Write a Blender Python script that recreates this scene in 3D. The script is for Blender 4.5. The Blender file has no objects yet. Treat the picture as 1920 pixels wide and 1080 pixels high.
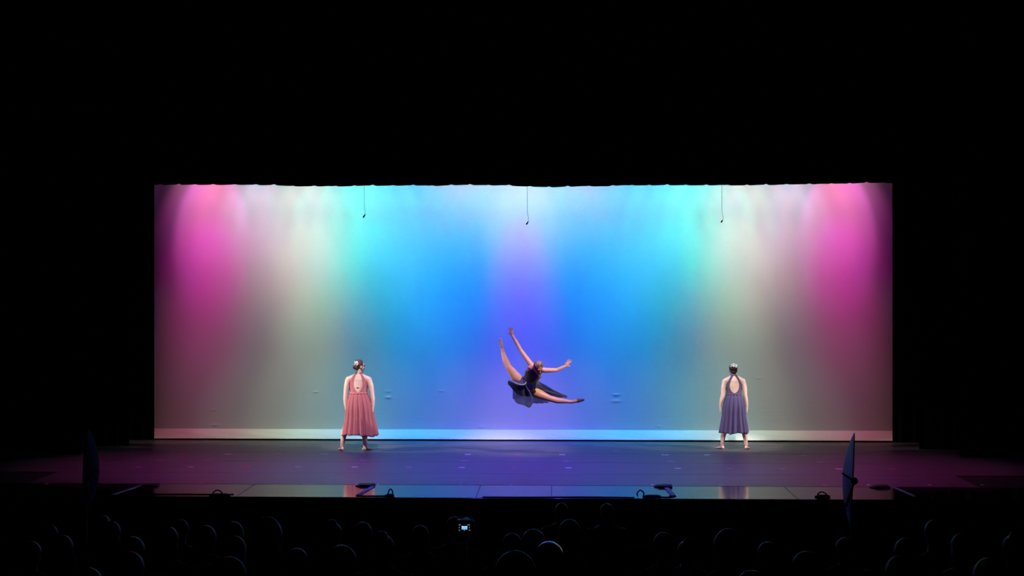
import bpy, bmesh, math, random
from mathutils import Vector, Matrix, noise
random.seed(7)
S = bpy.context.scene
C = S.collection
R = math.radians

# ------------------------------------------------------------------ camera
FPX = 2667.0                      # focal length in pixels of a 1920 px wide frame (50 mm)
YAW = R(1.87)
CAMH = 2.96                       # above the stage floor (z = 0)
CAMX = 0.70
cd = bpy.data.cameras.new('camera'); cam = bpy.data.objects.new('camera', cd); C.objects.link(cam)
cd.sensor_width = 36; cd.lens = FPX / 1920 * 36; cd.clip_end = 200
cam.location = (CAMX, 0, CAMH); cam.rotation_euler = (R(90), 0, YAW)
S.camera = cam
_f = Vector((-math.sin(YAW), math.cos(YAW), 0)); _r = Vector((math.cos(YAW), math.sin(YAW), 0)); CAMP = Vector((CAMX, 0, CAMH))
def ray(px, py): return _f + _r * ((px - 960) / FPX) + Vector((0, 0, (540 - py) / FPX))
def at(px, py, Y): d = ray(px, py); return CAMP + d * (Y / d.y)
def onfloor(px, py, z=0.0): d = ray(px, py); return CAMP + d * ((z - CAMH) / d.z)

# ------------------------------------------------------------------ world, exposure
w = bpy.data.worlds.new('world'); S.world = w; w.use_nodes = True
w.node_tree.nodes['Background'].inputs[0].default_value = (0.0004, 0.0004, 0.0006, 1)
w.node_tree.nodes['Background'].inputs[1].default_value = 1.0
S.view_settings.view_transform = 'Standard'; S.view_settings.look = 'None'
S.view_settings.exposure = 0.0; S.view_settings.gamma = 1.0; S.view_settings.use_curve_mapping = False

# ------------------------------------------------------------------ stage lighting rig
YC = 27.7                         # backdrop plane
def spot(name, loc, aim, cone, rgb, blend=1.0, radius=0.06, gain=1.0):
    m = max(rgb)
    if m <= 0: return
    l = bpy.data.lights.new(name, 'SPOT'); o = bpy.data.objects.new(name, l); C.objects.link(o)
    l.color = [c / m for c in rgb]; l.energy = m * gain; l.spot_size = R(cone); l.spot_blend = blend; l.shadow_soft_size = radius
    o.location = loc; o.rotation_euler = (Vector(aim) - Vector(loc)).to_track_quat('-Z', 'Y').to_euler()
    return o
# overhead strip of colour washes hung behind the border, grazing the backdrop (mirrored left and right)
PROF = {'E': (5.0, 54, 1), 'A': (4.3, 38, 1), 'G': (4.4, 36, 0.35), 'B': (3.1, 28, 1), 'C': (1.6, 30, 1), 'D': (0.0, 26, 1)}
CYC = [(0,'E',15,13,13), (0,'A',56,53,66), (0,'B',71,0,92), (0,'C',2,0,145), (0,'D',42,4,225), (0.38,'E',0,28,20), (0.38,'A',19,77,120), (0.38,'G',0,1,10), (0.38,'B',0,32,165), (0.38,'C',0,29,241), (0.38,'D',0,28,213), (0.76,'E',51,31,34), (0.76,'A',0,94,136), (0.76,'G',0,0,11), (0.76,'B',0,63,185), (0.76,'C',0,36,291), (0.76,'D',0,85,178), (1.14,'E',64,5,0), (1.14,'A',0,69,126), (1.14,'G',0,7,9), (1.14,'B',0,58,162), (1.14,'C',0,54,263), (1.14,'D',0,17,182), (1.52,'E',20,18,27), (1.52,'A',0,58,118), (1.52,'G',0,0,11), (1.52,'B',0,76,153), (1.52,'C',0,51,284), (1.52,'D',0,39,160), (1.9,'E',1,53,39), (1.9,'A',12,81,143), (1.9,'G',0,0,10), (1.9,'B',0,91,221), (1.9,'C',0,119,268), (1.9,'D',0,76,327), (2.28,'A',25,42,104), (2.28,'G',0,14,4), (2.28,'B',0,70,137), (2.28,'C',0,124,190), (2.28,'D',0,92,77), (2.66,'E',0,15,30), (2.66,'A',18,74,139), (2.66,'G',9,47,17), (2.66,'B',0,123,202), (2.66,'C',0,45,244), (2.66,'D',0,31,3), (3.04,'E',0,12,35), (3.04,'A',20,126,136), (3.04,'G',0,24,0), (3.04,'B',0,160,174), (3.04,'C',0,15,62), (3.04,'D',12,0,52), (3.42,'E',19,0,0), (3.42,'A',14,104,96), (3.42,'G',9,34,17), (3.42,'B',23,99,84), (3.42,'C',0,118,82), (3.42,'D',110,0,0), (3.8,'E',13,0,17), (3.8,'A',49,63,101), (3.8,'G',0,75,44), (3.8,'B',67,138,135), (3.8,'C',57,134,156), (4.18,'A',113,107,113), (4.18,'G',18,27,0), (4.18,'B',179,164,117), (4.18,'C',45,53,49), (4.18,'D',167,187,24), (4.56,'A',25,76,64), (4.56,'G',54,7,15), (4.56,'B',86,59,67), (4.56,'C',87,92,60), (4.94,'E',0,41,55), (4.94,'A',78,52,59), (4.94,'G',29,30,27), (4.94,'B',101,64,108), (4.94,'C',56,77,50), (5.32,'A',105,81,121), (5.32,'G',8,0,0), (5.32,'B',79,16,32), (5.32,'C',0,12,0), (5.7,'A',0,16,34), (5.7,'G',42,5,0), (5.7,'B',56,0,35), (5.7,'C',50,0,0), (6.08,'E',36,30,17), (6.08,'A',100,21,19), (6.08,'G',92,11,87), (6.08,'B',168,0,144), (6.08,'C',53,13,2), (6.08,'D',44,0,0), (6.46,'A',86,4,61), (6.46,'B',128,2,71), (6.46,'C',11,10,0), (6.46,'D',154,8,35), (6.84,'E',1,0,6), (6.84,'G',7,2,0), (6.84,'D',17,26,27), (0,'F',0,0,317), (1.3,'F',0,27,363), (2.6,'F',0,57,184), (3.9,'F',17,69,96), (5.2,'F',171,194,223), (0,'K',243,193,234), (0.9,'K',346,145,164), (1.8,'K',96,59,415), (2.7,'K',163,329,452), (3.6,'K',118,542,459), (4.5,'K',334,234,240), (5.4,'K',119,223,162)]
for x, k, r_, g_, b_ in CYC:
    for sx in ((0,) if x == 0 else (-1, 1)):
        gn = 2.0 if x == 0 else 1.0
        if k == 'K': spot('stage_wash', (sx * x, YC - 5.7, 8.2), (sx * x, YC, 0.0), 15, (r_, g_, b_), 1, 0.1, gn)
        elif k == 'F': spot('stage_wash', (sx * x, YC - 5.7, 8.2), (sx * x, YC, 0.4), 28, (r_, g_, b_), 1, 0.1, gn)
        else:
            az, cone, bl = PROF[k]; spot('cyc_wash', (sx * x, YC - 1.35, 6.3), (sx * x, YC, az), cone, (r_, g_, b_), bl, 0.05, gn)
# down lights of the first electric: magenta at the sides, violet and blue in the middle
for x, col, e in ((-5.6, (1, .03, .5), 800), (5.9, (1, .03, .5), 900), (-3.6, (.6, .05, .8), 900), (3.6, (.6, .05, .8), 900), (-1.3, (.19, .03, 1), 3700), (1.3, (.19, .03, 1), 3700)):
    spot('down_light', (x, 22.2, 8.3), (x * 1.0, 23.3, 0), 50 if abs(x) < 5 else 40, col, 1, 0.1, e)
spot('back_light', (0.3, 25.6, 8.4), (0.3, 25.1, 2.0), 20, (1, .1, .7), 1, 0.1, 60)
# spots on the three dancers: steep front keys and low side booms in the wings
for tx, ty, tz, e, col, cone in ((-2.95, 25.9, 0.8, 4300, (1, .86, .78), 8.0), (4.1, 26.1, 0.75, 4300, (1, .86, .78), 8.0), (0.45, 25.0, 1.6, 6200, (1, .82, .62), 13.0)):
    spot('front_spot', (tx * 0.8 if cone < 9 else 3.4, 19.3, 9.2), (tx, ty, tz), cone, col, 0.5 if cone < 9 else 1.0, 0.12, e)
for sx, tx, ty in ((-1, -2.95, 25.9), (1, 4.1, 26.1)):
    spot('side_boom', (sx * 9.0, 24.2, 3.5), (tx, ty, .66), 12, (1, .84, .74), 0.6, 0.12, 2600 * (1 if sx < 0 else .7))
    spot('side_boom', (-sx * 9.0, 23.6, 3.5), (tx, ty, .7), 6.5, (1, .84, .74), 0.6, 0.12, 4200)
for x in (-2.1, 0.1, 2.3): spot('back_zone_light', (x, 26.6, 8.2), (x, 26.75, 0), 42, (.10, .24, 1), 1, .1, 450)

# ------------------------------------------------------------------ helpers
def mat(name, col, rough=0.6, metal=0.0, spec=0.5, sheen=0.0, emit=None, bump=None, var=None, alpha=None, stretch=None, trans=0.0):
    m = bpy.data.materials.new(name); m.use_nodes = True; nt = m.node_tree; n = nt.nodes; p = n['Principled BSDF']
    p.inputs['Base Color'].default_value = (*col, 1); p.inputs['Roughness'].default_value = rough; p.inputs['Metallic'].default_value = metal
    p.inputs['Specular IOR Level'].default_value = spec
    if sheen: p.inputs['Sheen Weight'].default_value = sheen
    if emit: p.inputs['Emission Color'].default_value = (*emit[0], 1); p.inputs['Emission Strength'].default_value = emit[1]
    tc = n.new('ShaderNodeTexCoord'); mp = n.new('ShaderNodeMapping'); nt.links.new(tc.outputs['Object'], mp.inputs[0])
    if stretch: mp.inputs['Scale'].default_value = stretch
    if var:
        t = n.new('ShaderNodeTexNoise'); t.inputs['Scale'].default_value = var[0]; t.inputs['Detail'].default_value = 5
        nt.links.new(mp.outputs[0], t.inputs['Vector'])
        r = n.new('ShaderNodeValToRGB'); r.color_ramp.elements[0].position = .3; r.color_ramp.elements[1].position = .7
        r.color_ramp.elements[0].color = (*[c * (1 - var[1]) for c in col], 1); r.color_ramp.elements[1].color = (*[min(1, c * (1 + var[1])) for c in col], 1)
        nt.links.new(t.outputs['Fac'], r.inputs[0]); nt.links.new(r.outputs[0], p.inputs['Base Color'])
    if bump:
        t = n.new('ShaderNodeTexNoise'); t.inputs['Scale'].default_value = bump[0]; t.inputs['Detail'].default_value = 4
        nt.links.new(mp.outputs[0], t.inputs['Vector'])
        b = n.new('ShaderNodeBump'); b.inputs['Strength'].default_value = bump[1]; b.inputs['Distance'].default_value = bump[2]
        nt.links.new(t.outputs['Fac'], b.inputs['Height']); nt.links.new(b.outputs[0], p.inputs['Normal'])
    if alpha is not None or trans:
        out = n['Material Output']; last = p.outputs[0]
        if trans:
            tr = n.new('ShaderNodeBsdfTranslucent'); tr.inputs[0].default_value = (*col, 1); mx = n.new('ShaderNodeMixShader'); mx.inputs[0].default_value = trans
            nt.links.new(last, mx.inputs[1]); nt.links.new(tr.outputs[0], mx.inputs[2]); last = mx.outputs[0]
        if alpha is not None:
            tp = n.new('ShaderNodeBsdfTransparent'); mx = n.new('ShaderNodeMixShader'); mx.inputs[0].default_value = alpha
            nt.links.new(tp.outputs[0], mx.inputs[1]); nt.links.new(last, mx.inputs[2]); last = mx.outputs[0]
        nt.links.new(last, out.inputs[0])
    return m
M = {}
M['cyc'] = mat('backdrop_cloth', (.8, .8, .8), .9, spec=.1, bump=(160, .08, .004))
M['hem'] = mat('hem_cloth', (.84, .84, .84), .85, spec=.15)
M['black_velour'] = mat('black_velour', (.0035, .0035, .004), .95, spec=.05)
M['black_paint'] = mat('black_paint', (.004, .004, .0045), .9, spec=.08)
M['vinyl'] = mat('dance_vinyl', (.078, .072, .084), .42, spec=.45, var=(3.0, .25), bump=(30, .25, .003), stretch=(.25, 3, 1))
M['subfloor'] = mat('black_subfloor', (.01, .01, .011), .6, spec=.2)
M['apron'] = mat('apron_board', (.03, .03, .033), .11, spec=1.0, var=(2.0, .3), bump=(6, .08, .002), stretch=(.3, 2, 1))
M['apron'].node_tree.nodes['Principled BSDF'].inputs['IOR'].default_value = 1.75
M['skin'] = mat('skin', (.80, .55, .46), .5, spec=.35, var=(9, .06))
M['skin_tan'] = mat('skin_tan', (.52, .275, .155), .48, spec=.4, var=(9, .06))
M['rose'] = mat('rose_chiffon', (.43, .145, .165), .8, spec=.15, sheen=.2, var=(40, .08))
M['rose_skirt'] = mat('rose_skirt', (.46, .155, .175), .8, spec=.15, alpha=.9, trans=.15)
M['plum'] = mat('plum_chiffon', (.095, .07, .15), .8, spec=.15, sheen=.2, var=(40, .08))
M['plum_skirt'] = mat('plum_skirt', (.115, .095, .23), .8, spec=.15, alpha=.86, trans=.15)
M['slate'] = mat('slate_bodice', (.055, .055, .075), .75, spec=.2, sheen=.1, var=(40, .1))
M['slate_skirt'] = mat('slate_skirt', (.055, .055, .08), .8, spec=.15, alpha=.86, trans=.2)
M['slate_sheer'] = mat('slate_sheer', (.075, .075, .095), .8, spec=.15, alpha=.62, trans=.25)
M['slate_trim'] = mat('slate_trim', (.15, .20, .26), .7)
M['brown_hair'] = mat('brown_hair', (.13, .05, .028), .42, spec=.5, bump=(60, .6, .01), stretch=(1, 1, 4))
M['dark_hair'] = mat('dark_hair', (.05, .018, .018), .42, spec=.5, bump=(60, .6, .01), stretch=(1, 1, 4))
M['blond_hair'] = mat('blond_hair', (.20, .12, .07), .45, spec=.5, var=(26, .9), bump=(40, .6, .01), stretch=(4, 1, 1))
M['flower'] = mat('white_flower', (.85, .85, .85), .7)
M['leaf'] = mat('green_leaf', (.12, .3, .22), .7)
M['shoe_tan'] = mat('tan_shoe', (.5, .36, .25), .6); M['shoe_sole'] = mat('brown_sole', (.10, .055, .04), .7)
M['eye'] = mat('eye', (.05, .03, .02), .2); M['metal'] = mat('clasp_metal', (.5, .45, .3), .3, metal=1)
M['black_plastic'] = mat('black_plastic', (.005, .005, .006), .5, spec=.1); M['cable'] = mat('black_cable', (.008, .008, .009), .6)
M['grey_cable'] = mat('grey_cable', (.10, .10, .11), .6)
M['tape_white'] = mat('white_tape', (.9, .9, .9), .6); M['tape_red'] = mat('red_tape', (.65, .10, .08), .6); M['tape_dim'] = mat('worn_tape', (.45, .41, .45), .7)
M['tape_blue'] = mat('blue_cloth_tape', (.03, .05, .20), .6)
M['dish'] = mat('violet_lit_dish', (.42, .27, .62), .55, trans=.35); M['dish_shaded'] = mat('shaded_dish', (.022, .014, .05), .8, spec=.01); M['sticker'] = mat('sticker', (.75, .78, .85), .5)  # violet stage light tinted into one dish colour, shade darkened into the other
M['hair_aud'] = mat('audience_hair', (.004, .0035, .0035), .45, spec=.05); M['hair_gloss'] = mat('shiny_black_band', (.02, .02, .022), .13, spec=1.0)
M['hair_grey'] = mat('audience_grey_hair', (.04, .038, .036), .5, spec=.5)
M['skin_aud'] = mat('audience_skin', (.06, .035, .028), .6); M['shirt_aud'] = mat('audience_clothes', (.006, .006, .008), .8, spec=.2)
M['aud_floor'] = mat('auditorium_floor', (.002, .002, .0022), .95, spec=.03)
M['screen'] = mat('lit_screen', (0, 0, 0), .4, emit=((.16, .55, 1.0), 1.0)); M['icon'] = mat('screen_icon', (0, 0, 0), .4, emit=((.8, .85, .85), .22))
M['picture'] = mat('screen_highlight', (0, 0, 0), .4, emit=((.62, .85, 1.0), 1.0))

def link(name, me, m=None, parent=None):
    o = bpy.data.objects.new(name, me); C.objects.link(o)
    if m: o.data.materials.append(m)
    if parent: o.parent = parent
    return o
def obj(name, bm, m, parent=None, smooth=True):
    me = bpy.data.meshes.new(name); bmesh.ops.recalc_face_normals(bm, faces=bm.faces); bm.to_mesh(me); bm.free()
    if smooth:
        for p in me.polygons: p.use_smooth = True
    return link(name, me, m, parent)
def tag(o, label=None, cat=None, group=None, kind=None):
    if label: o['label'] = label
    if cat: o['category'] = cat
    if group: o['group'] = group
    if kind: o['kind'] = kind
    return o
def empty(name, loc, rz=0):
    o = bpy.data.objects.new(name, None); C.objects.link(o); o.location = loc; o.rotation_euler = (0, 0, rz); o.empty_display_size = .1
    return o
def box(bm, lo, hi, bev=0.0):
    v = [bm.verts.new((x, y, z)) for x in (lo[0], hi[0]) for y in (lo[1], hi[1]) for z in (lo[2], hi[2])]
    fs = [bm.faces.new([v[i] for i in q]) for q in ((0, 1, 3, 2), (4, 6, 7, 5), (0, 4, 5, 1), (2, 3, 7, 6), (0, 2, 6, 4), (1, 5, 7, 3))]
    if bev: bmesh.ops.bevel(bm, geom=list({e for f in fs for e in f.edges}), offset=bev, segments=2, affect='EDGES')
def boxobj(name, lo, hi, m, parent=None, bev=0.0):
    bm = bmesh.new(); box(bm, lo, hi, bev); return obj(name, bm, m, parent, smooth=False)
def ring_loft(bm, rings, cap=True):
    rv = [[bm.verts.new(p) for p in r] for r in rings]; n = len(rv[0])
    for a, b in zip(rv, rv[1:]):
        for i in range(n): bm.faces.new((a[i], a[(i + 1) % n], b[(i + 1) % n], b[i]))
    if cap: bm.faces.new(rv[0][::-1]); bm.faces.new(rv[-1])
def tube(bm, pts, rad, n=10):
    pts = [Vector(p) for p in pts]; rad = rad if isinstance(rad, (list, tuple)) else [rad] * len(pts)
    rings = []; up = None
    for i, p in enumerate(pts):
        t = (pts[min(i + 1, len(pts) - 1)] - pts[max(i - 1, 0)]).normalized()
        if up is None: up = t.orthogonal().normalized()
        up = (up - t * up.dot(t)).normalized(); s = t.cross(up)
        rings.append([p + (up * math.cos(a) + s * math.sin(a)) * rad[i] for a in [2 * math.pi * k / n for k in range(n)]])
    ring_loft(bm, rings)
def ball(bm, c, r, axes=None, seg=14):
    mtx = Matrix.Translation(Vector(c))
    if axes: mtx = mtx @ axes.to_4x4()
    rr = r if isinstance(r, (list, tuple)) else (r, r, r)
    bmesh.ops.create_uvsphere(bm, u_segments=seg, v_segments=max(8, seg // 2 + 2), radius=1, matrix=mtx @ Matrix.Diagonal((*rr, 1)))
def limb(bm, pts, n=14):                    # chain of (point, radius): tapered tube with rounded joints
    P = [(Vector(p), r) for p, r in pts]
    for (a, ra), (b, rb) in zip(P, P[1:]):
        tube(bm, [a, a.lerp(b, .5), b], [ra, (ra + rb) / 2, rb], n)
    for p, r in P: ball(bm, p, r, seg=12)
def torso(bm, st, n=24):                    # stations (z, cx, cy, ax, ay)
    ring_loft(bm, [[Vector((cx + ax * math.cos(2 * math.pi * k / n), cy + ay * math.sin(2 * math.pi * k / n), z)) for k in range(n)] for z, cx, cy, ax, ay in st])
def remeshed(name, bm, m, parent, voxel, smooth=4):
    me = bpy.data.meshes.new(name); bmesh.ops.recalc_face_normals(bm, faces=bm.faces); bm.to_mesh(me); bm.free()
    t = bpy.data.objects.new('tmp', me); C.objects.link(t)
    rm = t.modifiers.new('r', 'REMESH'); rm.mode = 'VOXEL'; rm.voxel_size = voxel; rm.adaptivity = 0
    if smooth: sm = t.modifiers.new('s', 'SMOOTH'); sm.iterations = smooth; sm.factor = .5
    dg = bpy.context.evaluated_depsgraph_get(); ev = t.evaluated_get(dg); new = bpy.data.meshes.new_from_object(ev)
    bpy.data.objects.remove(t); bpy.data.meshes.remove(me)
    for p in new.polygons: p.use_smooth = True
    new.name = name; new.materials.clear()
    return link(name, new, m, parent)
def shell_from(name, body, keep, m, parent, off=.006, thick=.004, smooth=3):   # a garment that follows the body: its faces where keep(co, no), pushed out
    bm = bmesh.new(); bm.from_mesh(body.data)
    kill = [f for f in bm.faces if not keep(f.calc_center_median(), f.normal)]
    bmesh.ops.delete(bm, geom=kill, context='FACES')
    for _ in range(smooth):
        bmesh.ops.smooth_vert(bm, verts=[v for v in bm.verts if v.is_boundary], factor=.5, use_axis_x=True, use_axis_y=True, use_axis_z=True)
    bm.normal_update()
    for v in bm.verts: v.co += v.normal * off
    me = bpy.data.meshes.new(name); bm.to_mesh(me); bm.free()
    for p in me.polygons: p.use_smooth = True
    o = link(name, me, m, parent)
    s = o.modifiers.new('t', 'SOLIDIFY'); s.thickness = thick; s.offset = 1
    return o
def grid(bm, P, closed=False):
    V = [[bm.verts.new(p) for p in row] for row in P]
    for a, b in zip(V, V[1:]):
        m_ = len(a)
        for i in range(m_ if closed else m_ - 1): bm.faces.new((a[i], a[(i + 1) % m_], b[(i + 1) % m_], b[i]))
def cat(pts, t):                            # Catmull-Rom through pts, t in 0..1
    n = len(pts) - 1; f = min(max(t, 0), .99999) * n; i = int(f); u = f - i
    g = lambda k: Vector(pts[min(max(k, 0), n)])
    a, b, c, d = g(i - 1), g(i), g(i + 1), g(i + 2)
    return .5 * ((2 * b) + (c - a) * u + (2 * a - 5 * b + 4 * c - d) * u * u + (3 * b - a - 3 * c + d) * u ** 3)

# ------------------------------------------------------------------ the setting
Y_APRON = onfloor(983, 934).y      # front edge of the stage
Y_VINYL = onfloor(983, 910).y      # front edge of the vinyl
fl = boxobj('floor', (-13, Y_VINYL, -.25), (13, 30.5, -.012), M['subfloor']); tag(fl, 'black stage floor covered with strips of dark dance vinyl', kind='structure')
seams = [Y_VINYL + .01, onfloor(983, 888.5).y, onfloor(983, 867).y, onfloor(983, 849.5).y, onfloor(983, 834).y, YC + .35]
for i in range(5):
    x0, x1 = (-7.35, 6.95) if i == 0 else (-10.5, 10.5)
    boxobj('vinyl_strip', (x0, seams[i] + .004, -.012), (x1, seams[i + 1] - .004, 0), M['vinyl'], fl, .002)
ap = boxobj('floor_apron', (-13, Y_APRON + .03, -.25), (13, Y_VINYL, -.014), M['subfloor']); tag(ap, 'glossy front apron boards of the stage', kind='structure')
xb = [-12.9, at(462, 920, Y_APRON + .7).x, at(897, 920, Y_APRON + .7).x, at(1034, 920, Y_APRON + .7).x, at(1482, 920, Y_APRON + .7).x, 12.9]
for a, b in zip(xb, xb[1:]): boxobj('apron_board', (a + .004, Y_APRON + .035, -.014), (b - .004, Y_VINYL - .004, -.002), M['apron'], ap, .002)
bm = bmesh.new(); tube(bm, [(-12.9, Y_APRON + .02, -.02), (12.9, Y_APRON + .02, -.02)], .018, 12); tag(obj('trim_1', bm, M['apron']), 'rounded nosing along the stage front edge', kind='structure')
tag(boxobj('wall_front', (-13, Y_APRON, -1.4), (13, Y_APRON + .03, -.04), M['black_paint']), 'black front face of the stage', kind='structure')
tag(boxobj('wall_back', (-14, 30.5, -.3), (14, 30.7, 10), M['black_paint']), kind='structure')
tag(boxobj('wall_left', (-16, 21.9, -1.4), (-9.4, 22.3, 10), M['black_paint']), 'black proscenium wall beside the stage', kind='structure')
tag(boxobj('wall_right', (9.4, 21.9, -1.4), (16, 22.3, 10), M['black_paint']), 'black proscenium wall beside the stage', kind='structure')
tag(boxobj('wall_header', (-9.4, 21.6, 7.7), (9.4, 21.9, 10), M['black_paint']), 'black proscenium header above the stage', kind='structure')
def rake(Y): return -1.22 + .14 * max(0, 18.8 - Y)
bm = bmesh.new(); grid(bm, [[(x, y, rake(y)) for x in (-16, 16)] for y in (-6, 2, 10, 18.8, Y_APRON + .02)])
tag(obj('floor_auditorium', bm, M['aud_floor'], smooth=False), 'black raked auditorium floor', kind='structure')

# ------------------------------------------------------------------ backdrop
cy = empty('cyclorama', (0, YC, 0)); tag(cy, 'wide white backdrop cloth washed with pink, white, cyan and blue light', 'backdrop')
dimp = [(728, 734, .030, .012), (728, 745, .045, .014), (828, 733, .035, .010), (1155, 740, .05, .014), (1155, 752, .06, .012), (400, 769, .03, .012), (402, 797, .05, .012), (592, 735, .03, .010), (1235, 799, .04, .012), (1352, 799, .05, .008), (903, 800, .05, .01), (1423, 709, .025, .008)]
dimp = [(at(px, py, YC), s, a) for px, py, s, a in dimp]
xs = [-8 + 16 * i / 640 for i in range(641)]
zs = [.19 + .0125 * i for i in range(85)] + [1.27 + .09 * i for i in range(64)]
def cyc_y(x, z):
    y = .012 * noise.noise((x * .5, z * .35, 3)) + .0012 * noise.noise((x * 5, z * 1.2, 7)) + .0010 * noise.noise((x * 1.5, z * 22, 1)) * max(0, 1 - z / 1.6)
    for p, s, a in dimp:
        dx = (x - p.x) / (s * 1.25); dz = (z - p.z) / (s * .42)
        q = dx * dx + dz * dz
        if q < 9: y -= a * .85 * math.exp(-q)
    return y
bm = bmesh.new(); grid(bm, [[(x, cyc_y(x, z), z) for x in xs] for z in zs]); obj('cloth', bm, M['cyc'], cy)
bm = bmesh.new(); rows = []
for j in range(13):
    t = j / 12; row = []
    for x in xs:
        n1 = noise.noise((x * 2.2 + t * 2.5, t * 1.4, 5)); n2 = noise.noise((x * 7 + t * 5, t * 2, 9))
        row.append((x, -.215 + .205 * t - (.014 * n1 + .006 * n2) * math.sin(math.pi * min(1, t * 1.1 + .05)), .028 + .165 * t + .004 * noise.noise((x * .9, 2, 2))))
    rows.append(row)
rows.append([(x, -.002 + cyc_y(x, .2), .20) for x in xs])
rows.insert(0, [(x, -.17, .02) for x in xs])
grid(bm, rows); tag(obj('hem', bm, M['hem'], cy), 'bright wrinkled white hem along the bottom of the cloth')

# ------------------------------------------------------------------ black drapes
def drape(name, x0, x1, Y, z0, z1, label, pleat, seed, amp=.05, bottom=None):
    o = empty(name, ((x0 + x1) / 2, Y, z0)); tag(o, label, 'curtain')
    n = max(20, int((x1 - x0) / pleat * 12)); bm = bmesh.new(); rows = []
    for j in range(9):
        t = j / 8; row = []
        for i in range(n + 1):
            u = i / n; x = x0 + (x1 - x0) * u; ph = (x - x0) / pleat * 2 * math.pi + 1.2 * noise.noise((x * 1.1, seed, 0))
            zb = bottom(x) if bottom else z0
            row.append((x - (x0 + x1) / 2, amp * math.sin(ph) * (1 + .3 * noise.noise((x * 2, seed, 1))), zb + (z1 - zb) * t - z0))
        rows.append(row)
    grid(bm, rows); c = obj('cloth', bm, M['black_velour'], o); s = c.modifiers.new('t', 'SOLIDIFY'); s.thickness = .006
    bm = bmesh.new(); tube(bm, [(x0 - (x0 + x1) / 2, 0, z1 - z0), (x1 - (x0 + x1) / 2, 0, z1 - z0)], .03, 10); obj('pipe', bm, M['black_plastic'], o)
    return o
YB = 26.0
bk = [(270, 347), (330, 346.5), (430, 346.5), (505, 347), (560, 349.5), (640, 349), (700, 348.3), (760, 348), (820, 348), (870, 346.8), (930, 347.5), (985, 349.5), (1030, 351), (1100, 349.3), (1180, 347.8), (1240, 347.2), (1300, 347.3), (1390, 347.6), (1450, 346.3), (1520, 345.5), (1590, 343.8), (1640, 343), (1690, 343.5)]
bkw = [at(px, py, YB) for px, py in bk]
def border_z(x):
    for a, b in zip(bkw, bkw[1:]):
        if x <= b.x: 
            u = min(1, max(0, (x - a.x) / (b.x - a.x))); u = u * u * (3 - 2 * u); z = a.z + (b.z - a.z) * u; break
    else: z = bkw[-1].z
    ph = (x / .36 + .5 * noise.noise((x * .8, 4, 0))) % 1.0
    k = int(x / .36 + 50) % 5
    return z + (.010 + .006 * (k % 3)) * math.exp(-((ph - .5) / .09) ** 2) + .008 * noise.noise((x * 2.3, 8, 0))
drape('border_curtain', -9.2, 9.2, YB, 4.82, 8.6, 'black border curtain with a softly scalloped edge hanging above the backdrop', .36, 2, .03, border_z)
legs = [(290, 828.5, 27.35, -1), (1674, 829.5, 27.35, 1), (243, 842, 26.25, -1), (1724, 846, 26.25, 1), (150, 858, 25.0, -1), (1800, 860, 25.0, 1)]
nm = {27.35: 'rearmost', 26.25: 'middle', 25.0: 'frontmost'}
for px, py, Y, s in legs:
    x = at(px, py, Y).x; a, b = (x - 2.6, x) if s < 0 else (x, x + 2.6)
    drape('leg_curtain', a, b, Y, .012, 8.4, '%s black side curtain on the %s of the stage' % (nm[Y], 'left' if s < 0 else 'right'), .24, px, .035)

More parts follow.
